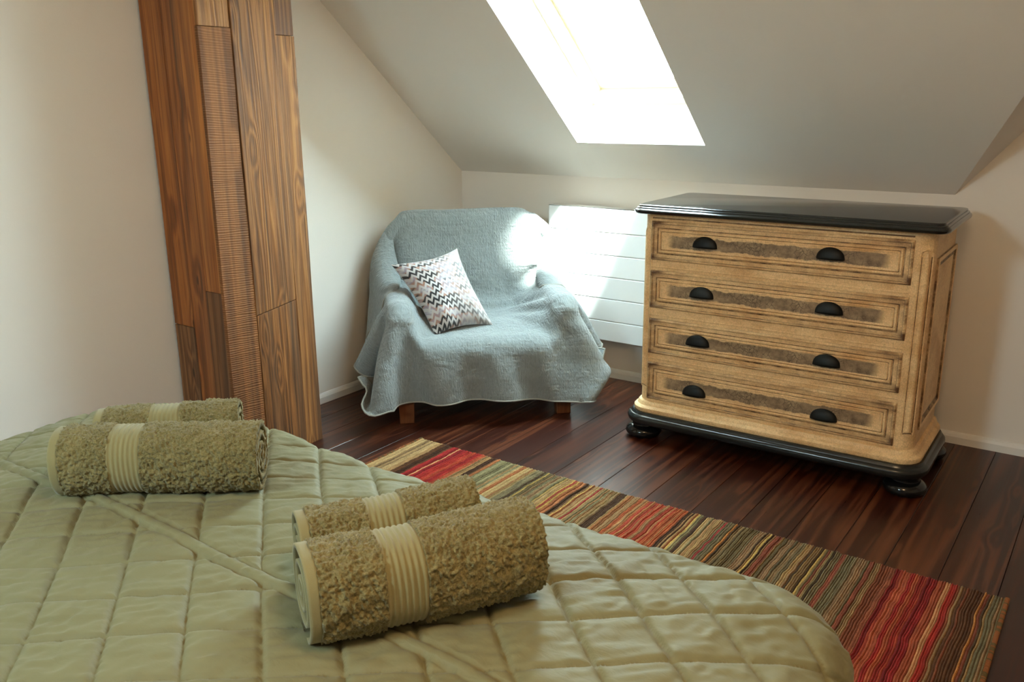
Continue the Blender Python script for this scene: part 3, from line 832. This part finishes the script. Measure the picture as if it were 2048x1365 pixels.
def rest_z(x, y, rz, length, half):
    q = QUILT_P[:, :2] - np.array([x, y])
    c_, s_ = math.cos(rz), math.sin(rz)
    u = q[:, 0] * c_ + q[:, 1] * s_; v = -q[:, 0] * s_ + q[:, 1] * c_
    z = QUILT_P[(np.abs(u) < length / 2) & (np.abs(v) < half * 0.6), 2]
    return float(np.percentile(z, 92))
for x, y, deg, ln, rw, rh, seed, lab in (
        (1.333, -2.780, 41, 0.445, 0.082, 0.082, 3, 'olive rolled towel on the quilt facing the gable wall, in front of its pair'),
        (1.197, -2.665, 46, 0.330, 0.072, 0.074, 8, 'olive rolled towel lying between its pair and the wooden post'),
        (2.128, -2.812, 58, 0.410, 0.088, 0.087, 5, 'olive rolled towel near the foot of the quilt, in front of its pair'),
        (1.985, -2.740, 57, 0.340, 0.070, 0.076, 12, 'olive rolled towel half hidden behind its pair near the striped rug')):
    make_towel((x, y, rest_z(x, y, math.radians(deg), ln, rw)), math.radians(deg), ln, rw, rh, seed, lab)

# ------------------------------------------------------------------ armchair under a throw
CH = Vector((0.795, -0.86, 0)); CA = math.atan2(0.50, 0.51)
chair = tag(empty('armchair', CH, CA), 'small armchair with stained wooden legs standing in the corner', 'armchair')
M['uphol'] = m_fabric('beige_upholstery', (0.42, 0.36, 0.28), (0.46, 0.40, 0.32))
SEAT = (-0.31, 0.31, -0.045, 0.56, 0.14, 0.375)
ARMS = [(-0.415, -0.315, 0.012, 0.60, 0.14, 0.535), (0.315, 0.415, 0.012, 0.60, 0.14, 0.535)]
BACK_B0, BACK_Z0, BACK_B1, BACK_Z1, BACK_T, BACK_H = 0.535, 0.30, 0.635, 0.835, 0.055, 0.365
def chair_box(name, bx):
    return MB().box(*[q + s for q, s in zip(bx, (0.014, -0.014, 0.014, -0.014, 0.0, -0.016))]).build(name, M['uphol'], chair, bevel=0.035, seg=4)
chair_box('seat', SEAT)
for a in ARMS: chair_box('armrest', a)
ba = math.atan2(BACK_B1 - BACK_B0, BACK_Z1 - BACK_Z0)
bl = math.hypot(BACK_B1 - BACK_B0, BACK_Z1 - BACK_Z0)
bk = MB().box(-BACK_H + 0.006, BACK_H - 0.006, -BACK_T + 0.006, BACK_T - 0.006, 0, bl - 0.004).build('backrest', M['uphol'], chair, bevel=0.045, seg=4)
bk.location = (0, BACK_B0, BACK_Z0); bk.rotation_euler = (-ba, 0, 0)
for lx in (-0.355, 0.355):
    for ly in (0.045, 0.56):
        MB().hexa([(lx - .032, ly - .03, 0), (lx + .032, ly - .03, 0), (lx + .032, ly + .03, 0), (lx - .032, ly + .03, 0),
                   (lx - .036, ly - .034, .15), (lx + .036, ly - .034, .15), (lx + .036, ly + .034, .15), (lx - .036, ly + .034, .15)]).build('leg', M['leg'], chair, bevel=0.003)

def box_sdf(P, bx, rad):
    c = np.array([(bx[0] + bx[1]) / 2, (bx[2] + bx[3]) / 2, (bx[4] + bx[5]) / 2]); h = np.array([(bx[1] - bx[0]) / 2, (bx[3] - bx[2]) / 2, (bx[5] - bx[4]) / 2])
    q = np.abs(P - c) - h + rad
    return np.linalg.norm(np.maximum(q, 0), axis=1) + np.minimum(q.max(axis=1), 0) - rad
def chair_sdf(P):
    d = box_sdf(P, SEAT, 0.07)
    for a in ARMS: d = np.minimum(d, box_sdf(P, a, 0.03))
    for lx in (-0.355, 0.355): d = np.minimum(d, box_sdf(P, (lx - 0.036, lx + 0.036, 0.008, 0.08, -0.02, 0.2), 0.006))
    Q = P - np.array([0, BACK_B0, BACK_Z0])
    cs, sn = math.cos(ba), math.sin(ba)
    loc = np.stack([Q[:, 0], Q[:, 1] * cs - Q[:, 2] * sn, Q[:, 1] * sn + Q[:, 2] * cs], 1)
    d = np.minimum(d, box_sdf(loc, (-BACK_H, BACK_H, -BACK_T, BACK_T, -0.05, bl), 0.05))
    return d

def simulate_throw():
    h = 0.0205
    WID = 1.56
    path = np.array([(-0.065, 0.158), (-0.065, 0.35), (-0.03, 0.395), (0.455, 0.395), (0.555, 0.82), (0.60, 0.865), (0.69, 0.85), (0.715, 0.45)])
    seg = np.hypot(*np.diff(path, axis=0).T); cum = np.concatenate([[0], np.cumsum(seg)])
    nv = int(cum[-1] / h) + 1; nu = int(WID / h) + 1
    s = np.arange(nv) * h
    pb = np.interp(s, cum, path[:, 0]); pz = np.interp(s, cum, path[:, 1])
    ru = (np.arange(nu) - (nu - 1) / 2) * h - 0.015
    P = np.zeros((nv, nu, 3))
    P[:, :, 0] = ru[None, :]; P[:, :, 1] = pb[:, None]; P[:, :, 2] = pz[:, None]
    # lift what would start inside or below an arm
    on = (np.abs(P[:, :, 0]) > 0.29) & (P[:, :, 1] > -0.01) & (P[:, :, 1] < 0.62)
    P[:, :, 2] = np.where(on, np.maximum(P[:, :, 2], 0.565), P[:, :, 2])
    P[:, :, 2] += 0.012
    P += 0.0008 * np.random.default_rng(3).standard_normal(P.shape)
    V = np.zeros_like(P)
    cs, sn = math.cos(CA), math.sin(CA)
    def cons(a, b, rest, k):
        # a, b: slices giving disjoint pairs
        d = P[b] - P[a]; L = np.sqrt((d * d).sum(-1, keepdims=True)) + 1e-9
        c = d * ((L - rest) / L * 0.5 * k)
        P[a] += c; P[b] -= c
    S = slice
    pairs = []
    for o in (0, 1):
        pairs.append(((S(None), S(o, nu - 1, 2)), (S(None), S(o + 1, nu, 2)), h, 1.0))
        pairs.append(((S(o, nv - 1, 2), S(None)), (S(o + 1, nv, 2), S(None)), h, 1.0))
    dg = h * math.sqrt(2)
    for o in (0, 1):
        pairs.append(((S(o, nv - 1, 2), S(0, nu - 1)), (S(o + 1, nv, 2), S(1, nu)), dg, 0.7))
        pairs.append(((S(o, nv - 1, 2), S(1, nu)), (S(o + 1, nv, 2), S(0, nu - 1)), dg, 0.7))
    for o in (0, 1, 2, 3):
        pairs.append(((S(None), S(o, nu - 2, 4)), (S(None), S(o + 2, nu, 4)), 2 * h, 0.35))
        pairs.append(((S(o, nv - 2, 4), S(None)), (S(o + 2, nv, 4), S(None)), 2 * h, 0.35))
    for o in range(10):
        pairs.append(((S(None), S(o, nu - 5, 10)), (S(None), S(o + 5, nu, 10)), 5 * h, 0.10))
        pairs.append(((S(o, nv - 5, 10), S(None)), (S(o + 5, nv, 10), S(None)), 5 * h, 0.05))
    fixed = []
    for a, b, rest, k in pairs:      # equalise lengths of the two slices
        fa = list(a); fb = list(b)
        for ax, n in ((0, nv), (1, nu)):
            la = len(range(*fa[ax].indices(n))); lb = len(range(*fb[ax].indices(n)))
            m = min(la, lb)
            ra = range(*fa[ax].indices(n)); rb = range(*fb[ax].indices(n))
            fa[ax] = S(ra[0], ra[m - 1] + 1, ra.step); fb[ax] = S(rb[0], rb[m - 1] + 1, rb.step)
        fixed.append((tuple(fa), tuple(fb), rest, k))
    dt = 1 / 60
    EPS = 0.009
    STEPS = 170
    MU0, MU1 = 0.45, 0.9
    ks = [int(np.searchsorted(s, q)) for q in (cum[3], cum[4], cum[5])]
    pins = []
    for r0, r1, c0, c1 in ((ks[1], ks[2] + 1, 0.30, 0.70), (ks[0] - 1, ks[0] + 2, 0.34, 0.66), (ks[0] - 14, ks[0] - 2, 0.38, 0.62)):
        sl = (slice(r0, r1), slice(int(nu * c0), int(nu * c1)))
        pins.append((sl, P[sl].copy()))
    pins[1][1][:, :, 2] -= 0.006
    # the stiff corners of the throw stand out beside the arms, folding at the arm fronts
    for i0, sg, nq, tgt, hd, rd in ((0, 1, 4, (-0.560, 0.02, 0.225), (0.566, -0.316, -0.766), (0.55, 0.83, 0.11)), (15, 0, 1, (-0.400, -0.085, 0.06), (0, 0, 0), (0, 0, 1)),
                                 (nu - 1, -1, 4, (0.548, 0.02, 0.300), (-0.32, -0.24, -0.917), (-0.53, 0.85, 0.0)), (nu - 17, 0, 1, (0.440, -0.07, 0.06), (0, 0, 0), (0, 0, 1))):
        for j in range(nq):
            for q in range(nq):
                i = i0 + sg * q
                tg = np.array(tgt) + np.array(hd) * q * h + np.array(rd) * j * h
                pins.append(((slice(j, j + 1), slice(i, i + 1)), tg[None, None, :]))
    for step in range(STEPS):
        V *= 0.965
        V[:, :, 2] -= 9.8 * dt
        old = P.copy()
        P += V * dt
        mu = MU0 if step < 100 else MU1
        F0 = P.reshape(-1, 3)
        for it in range(18):
            for a, b, rest, k in fixed: cons(a, b, rest, k)
            for kp, (sl, q) in enumerate(pins): P[sl] += (q - P[sl]) * (0.6 if kp < 3 else 0.10)
            if it % 4 == 3 or it == 17:
                F = P.reshape(-1, 3)
                d = chair_sdf(F)
                idx = np.nonzero(d < EPS)[0]
                if len(idx):
                    Q = F[idx]; dd = d[idx]
                    e = 0.002
                    g_ = np.stack([chair_sdf(Q + np.eye(3)[k] * e) - dd for k in range(3)], 1)
                    g_ /= np.linalg.norm(g_, axis=1, keepdims=True) + 1e-9
                    F[idx] = Q + g_ * (EPS - dd)[:, None]
                    mv = F[idx] - old.reshape(-1, 3)[idx]
                    tn = mv - g_ * (mv * g_).sum(1, keepdims=True)
                    F[idx] -= tn * mu * 0.5
                F[:, 2] = np.maximum(F[:, 2], 0.012)
                wx = CH.x + F[:, 0] * cs - F[:, 1] * sn; wy = CH.y + F[:, 0] * sn + F[:, 1] * cs
                ex = np.maximum(0, 0.022 - wx); F[:, 0] += ex * cs; F[:, 1] -= ex * sn
                ey = np.maximum(0, wy + 0.022); F[:, 0] -= ey * sn; F[:, 1] -= ey * cs
                inr = (wx > RX0 - 0.02) & (wx < RX1) & (wy > RYF - 0.014) & (F[:, 2] < 0.9)
                er = np.where(inr, wy - (RYF - 0.014), 0); F[:, 0] -= er * sn; F[:, 1] -= er * cs
        V = (P - old) / dt
        np.clip(V, -2.5, 2.5, out=V)
    # creases where the throw is tucked and pulled over the seat front
    jj, ii = np.meshgrid(np.arange(nv), np.arange(nu), indexing='ij')
    q = np.stack([ii.ravel() * h * 11, jj.ravel() * h * 3.2], 1)
    cr_ = vnoise(q, 51).reshape(nv, nu) * 0.010 + vnoise(q * 2.3, 52).reshape(nv, nu) * 0.005
    front = np.exp(-((jj * h - 0.22) / 0.16) ** 2)
    P[:, :, 1] -= np.abs(cr_) * front; P[:, :, 2] += np.abs(cr_) * front * 0.4
    P[:, :, 2] += (vnoise(q * 0.8 + 9, 53).reshape(nv, nu) * 0.005) * (1 - front)
    return P, nu, nv

def make_throw():
    P, nu, nv = simulate_throw()
    g = G('pale_grey_matelasse', 0.85, 0.2)
    uv = g.n('TexCoord', out=2)
    wob = g.n('VectorMath', {0: g.noise(uv, 20, 2, color=True), 1: (0.010, 0.010, 0)}, operation='MULTIPLY')
    u2 = g.n('VectorMath', {0: uv, 1: wob}, operation='ADD')
    st = g.noise(g.map(u2, (115, 42, 1)), 1.0, 4, 0.62, 0.6)
    gr = g.m('MAXIMUM', g.m('PINGPONG', g.m('MULTIPLY', g.n('SeparateXYZ', {0: u2}).node.outputs[0], 180.0), 1.0), g.m('PINGPONG', g.m('MULTIPLY', g.n('SeparateXYZ', {0: u2}).node.outputs[1], 130.0), 1.0))
    soft = g.noise(g.map(uv, (9, 14, 1)), 1.0, 3, 0.6, 0.5)
    k = g.noise(uv, 3, 3)
    col = g.mix(k, (0.225, 0.250, 0.250), (0.260, 0.285, 0.283))
    col = g.mix(g.ramp(st, [(0.35, 0.35), (0.6, 0.0)]), col, (0.15, 0.16, 0.155))
    g.set('Base Color', col); g.set('Sheen Weight', 0.3)
    hh = g.m('ADD', g.m('ADD', st, g.m('MULTIPLY', gr, 0.10)), g.m('MULTIPLY', soft, 1.6))
    g.bump(hh, 0.009, 0.9)
    root = tag(empty('throw_blanket', CH, CA), 'pale grey-blue quilted throw draped over the armchair', 'throw')
    o = from_data('cloth', P.reshape(-1, 3), grid_faces(nu, nv), g.mat, root, True)
    uvl = o.data.uv_layers.new(name='UVMap')
    vi = np.zeros(len(o.data.loops), dtype=np.int32); o.data.loops.foreach_get('vertex_index', vi)
    uvs = np.stack([(vi % nu) * 0.0205, (vi // nu) * 0.0205], 1)
    uvl.data.foreach_set('uv', uvs.ravel().astype(np.float32))
    sd = o.modifiers.new('solid', 'SOLIDIFY'); sd.thickness = 0.005; sd.offset = 0.0
    sb = o.modifiers.new('sub', 'SUBSURF'); sb.levels = 1; sb.render_levels = 2
    # stitched hem round the edge
    ring = [P[0, i] for i in range(nu)] + [P[j, nu - 1] for j in range(1, nv)] + [P[nv - 1, i] for i in range(nu - 2, -1, -1)] + [P[j, 0] for j in range(nv - 2, 0, -1)]
    mb = MB(); mb.tube([tuple(q) for q in ring] + [tuple(ring[0])], 0.0042, 6)
    mb.build('hem', m_fabric('hem_binding', (0.28, 0.27, 0.23), (0.32, 0.31, 0.27)), root, smooth=True)
    # sewn-in care tag on the left edge
    j = int(nv * 0.10)
    a, b = Vector(P[j, 0]), Vector(P[j + 2, 0])
    dn = Vector((-0.012, -0.004, -0.05))
    nr = Vector((0.25, -1, 0)).normalized() * 0.0012
    MB().hexa([a + nr, b + nr, b - nr, a - nr, a + dn + nr, b + dn + nr, b + dn - nr, a + dn - nr]).build('care_tag', m_plain('tan_cotton_tag', (0.42, 0.28, 0.15), 0.8), root)
    return P
THROW = make_throw()

# ------------------------------------------------------------------ zigzag cushion
def make_cushion():
    g = G('zigzag_print', 0.85, 0.2)
    uv = g.n('TexCoord', out=2)
    s = g.n('SeparateXYZ', {0: uv}).node
    u, v = s.outputs[0], s.outputs[1]
    zz = g.m('PINGPONG', g.m('MULTIPLY', u, 22.0), 1.0)
    ph = g.m('ADD', g.m('MULTIPLY', v, 24.0), g.m('MULTIPLY', zz, 1.3))
    stripe = g.ramp(g.m('PINGPONG', ph, 1.0), [(0.46, 0.0), (0.54, 1.0)])
    rows = g.m('MULTIPLY', v, 5.5)
    nz = g.noise(g.map(uv, (2.6, 5.5, 1)), 1.0, 2, 0.5)
    tone = g.ramp(nz, [(0.30, (0.015, 0.015, 0.015)), (0.47, (0.035, 0.03, 0.03)), (0.50, (0.36, 0.19, 0.13)), (0.56, (0.30, 0.25, 0.29)), (0.62, (0.45, 0.43, 0.45)), (0.68, (0.10, 0.09, 0.10))])
    pale = g.ramp(g.noise(g.map(uv, (2.0, 4.0, 1), loc=(4, 2, 0)), 1.0, 2), [(0.35, (0.46, 0.41, 0.38)), (0.6, (0.50, 0.47, 0.46))])
    fade = g.ramp(u, [(0.35, 1.0), (0.95, 0.45)])
    g.set('Base Color', g.mix(g.m('MULTIPLY', stripe, fade), pale, tone))
    g.set('Sheen Weight', 0.3)
    g.bump(g.noise(uv, 160, 2), 0.0012, 0.6)
    cs, sn = math.cos(CA), math.sin(CA)
    n = 44
    TL, TR, BR, BL = Vector((-0.390, 0.30, 0.668)), Vector((-0.075, 0.40, 0.715)), Vector((0.055, 0.14, 0.400)), Vector((-0.215, 0.06, 0.385))
    ctr = (TL + TR + BR + BL) / 4
    nrm = (TR - BL).cross(TL - BR).normalized()
    if nrm.y > 0: nrm = -nrm
    V, UV = [], []
    for side in (1, -1):
        for j in range(n):
            for i in range(n):
                a, b = i / (n - 1), j / (n - 1)
                s_, t_ = 2 * a - 1, 2 * b - 1
                # edges bow inwards between the corner ears
                aa = 0.5 + 0.5 * s_ * (1 - 0.13 * (1 - t_ * t_)); bb = 0.5 + 0.5 * t_ * (1 - 0.13 * (1 - s_ * s_))
                p = TL.lerp(TR, aa).lerp(BL.lerp(BR, aa), bb)
                th_ = 0.075 * (max(0, 1 - s_ ** 4) ** 0.6) * (max(0, 1 - t_ ** 4) ** 0.6) * (1 - 0.25 * (s_ * s_ + t_ * t_) / 2)
                wr = 0.008 * float(vnoise([[a * 9, b * 3.2]], 71)[0]) * max(0, t_) + 0.003 * float(vnoise([[a * 6, b * 6]], 72)[0])
                # crushed lower corner: pleats
                cru = max(0, t_ - 0.2) * max(0, 0.5 - s_)
                wr += 0.024 * cru * math.sin(14 * a + 5 * b)
                p = p + nrm * side * th_ + nrm * wr * (1 - max(abs(s_), abs(t_)) ** 6)
                V.append(p - ctr); UV.append((a, 1 - b))
    f = grid_faces(n, n)
    faces = f + [tuple(i + n * n for i in q)[::-1] for q in f]
    rim = [i for i in range(n)] + [j * n + n - 1 for j in range(1, n)] + [(n - 1) * n + i for i in range(n - 2, -1, -1)] + [j * n for j in range(n - 2, 0, -1)]
    for k in range(len(rim)):
        a, b = rim[k], rim[(k + 1) % len(rim)]
        faces.append((a, b, b + n * n, a + n * n))
    wpos = CH + Vector((ctr.x * cs - ctr.y * sn, ctr.x * sn + ctr.y * cs, ctr.z))
    o = from_data('cushion', V, faces, g.mat, None, True, loc=wpos)
    o.rotation_euler = (0, 0, CA)
    uvl = o.data.uv_layers.new(name='UVMap')
    vi = np.zeros(len(o.data.loops), dtype=np.int32); o.data.loops.foreach_get('vertex_index', vi)
    uvl.data.foreach_set('uv', np.array(UV, dtype=np.float32)[vi].ravel())
    o.modifiers.new('sub', 'SUBSURF').render_levels = 1
    tag(o, 'square cushion with black and white zigzag print leaning on the throw', 'cushion')
make_cushion()

# ------------------------------------------------------------------ hanging lamp added as warm fill light above the bed (out of frame)
lamp = tag(empty('fill_lamp', (2.9, -3.1, 2.5)), 'added warm fill lamp with fabric shade, unseen over the bed', 'lamp')
MB().lathe([(0.05, -0.02), (0.05, 0.0)], (0, 0), 24).build('ceiling_rose', M['trim'], lamp)
MB().tube([(0, 0, -0.02), (0, 0, -0.2)], 0.004, 8).build('cord', M['cup'], lamp)
sh = MB()
sh.loft([[(0.15 * math.cos(2 * math.pi * k / 32), 0.15 * math.sin(2 * math.pi * k / 32), z) for k in range(32)] for z in (-0.32, -0.2)], cap=False)
g = G('linen_shade', 0.9, 0.1); g.set('Base Color', (0.8, 0.68, 0.5, 1)); g.set('Transmission Weight', 0.0)
so = sh.build('lamp_shade', g.mat, lamp, smooth=True); so.modifiers.new('solid', 'SOLIDIFY').thickness = 0.002
MB().lathe([(0.004, -0.30), (0.03, -0.285), (0.035, -0.26), (0.02, -0.225), (0.012, -0.20)], (0, 0), 20).build('bulb', m_plain('opal_glass', (0.8, 0.8, 0.78), 0.3), lamp, smooth=True)
ld = bpy.data.lights.new('fill_light', 'POINT'); ld.energy = LAMP_W; ld.color = (1.0, 0.68, 0.38); ld.shadow_soft_size = 0.2
lo = bpy.data.objects.new('fill_light', ld); COL.objects.link(lo); lo.parent = lamp; lo.location = (0, 0, -0.36)
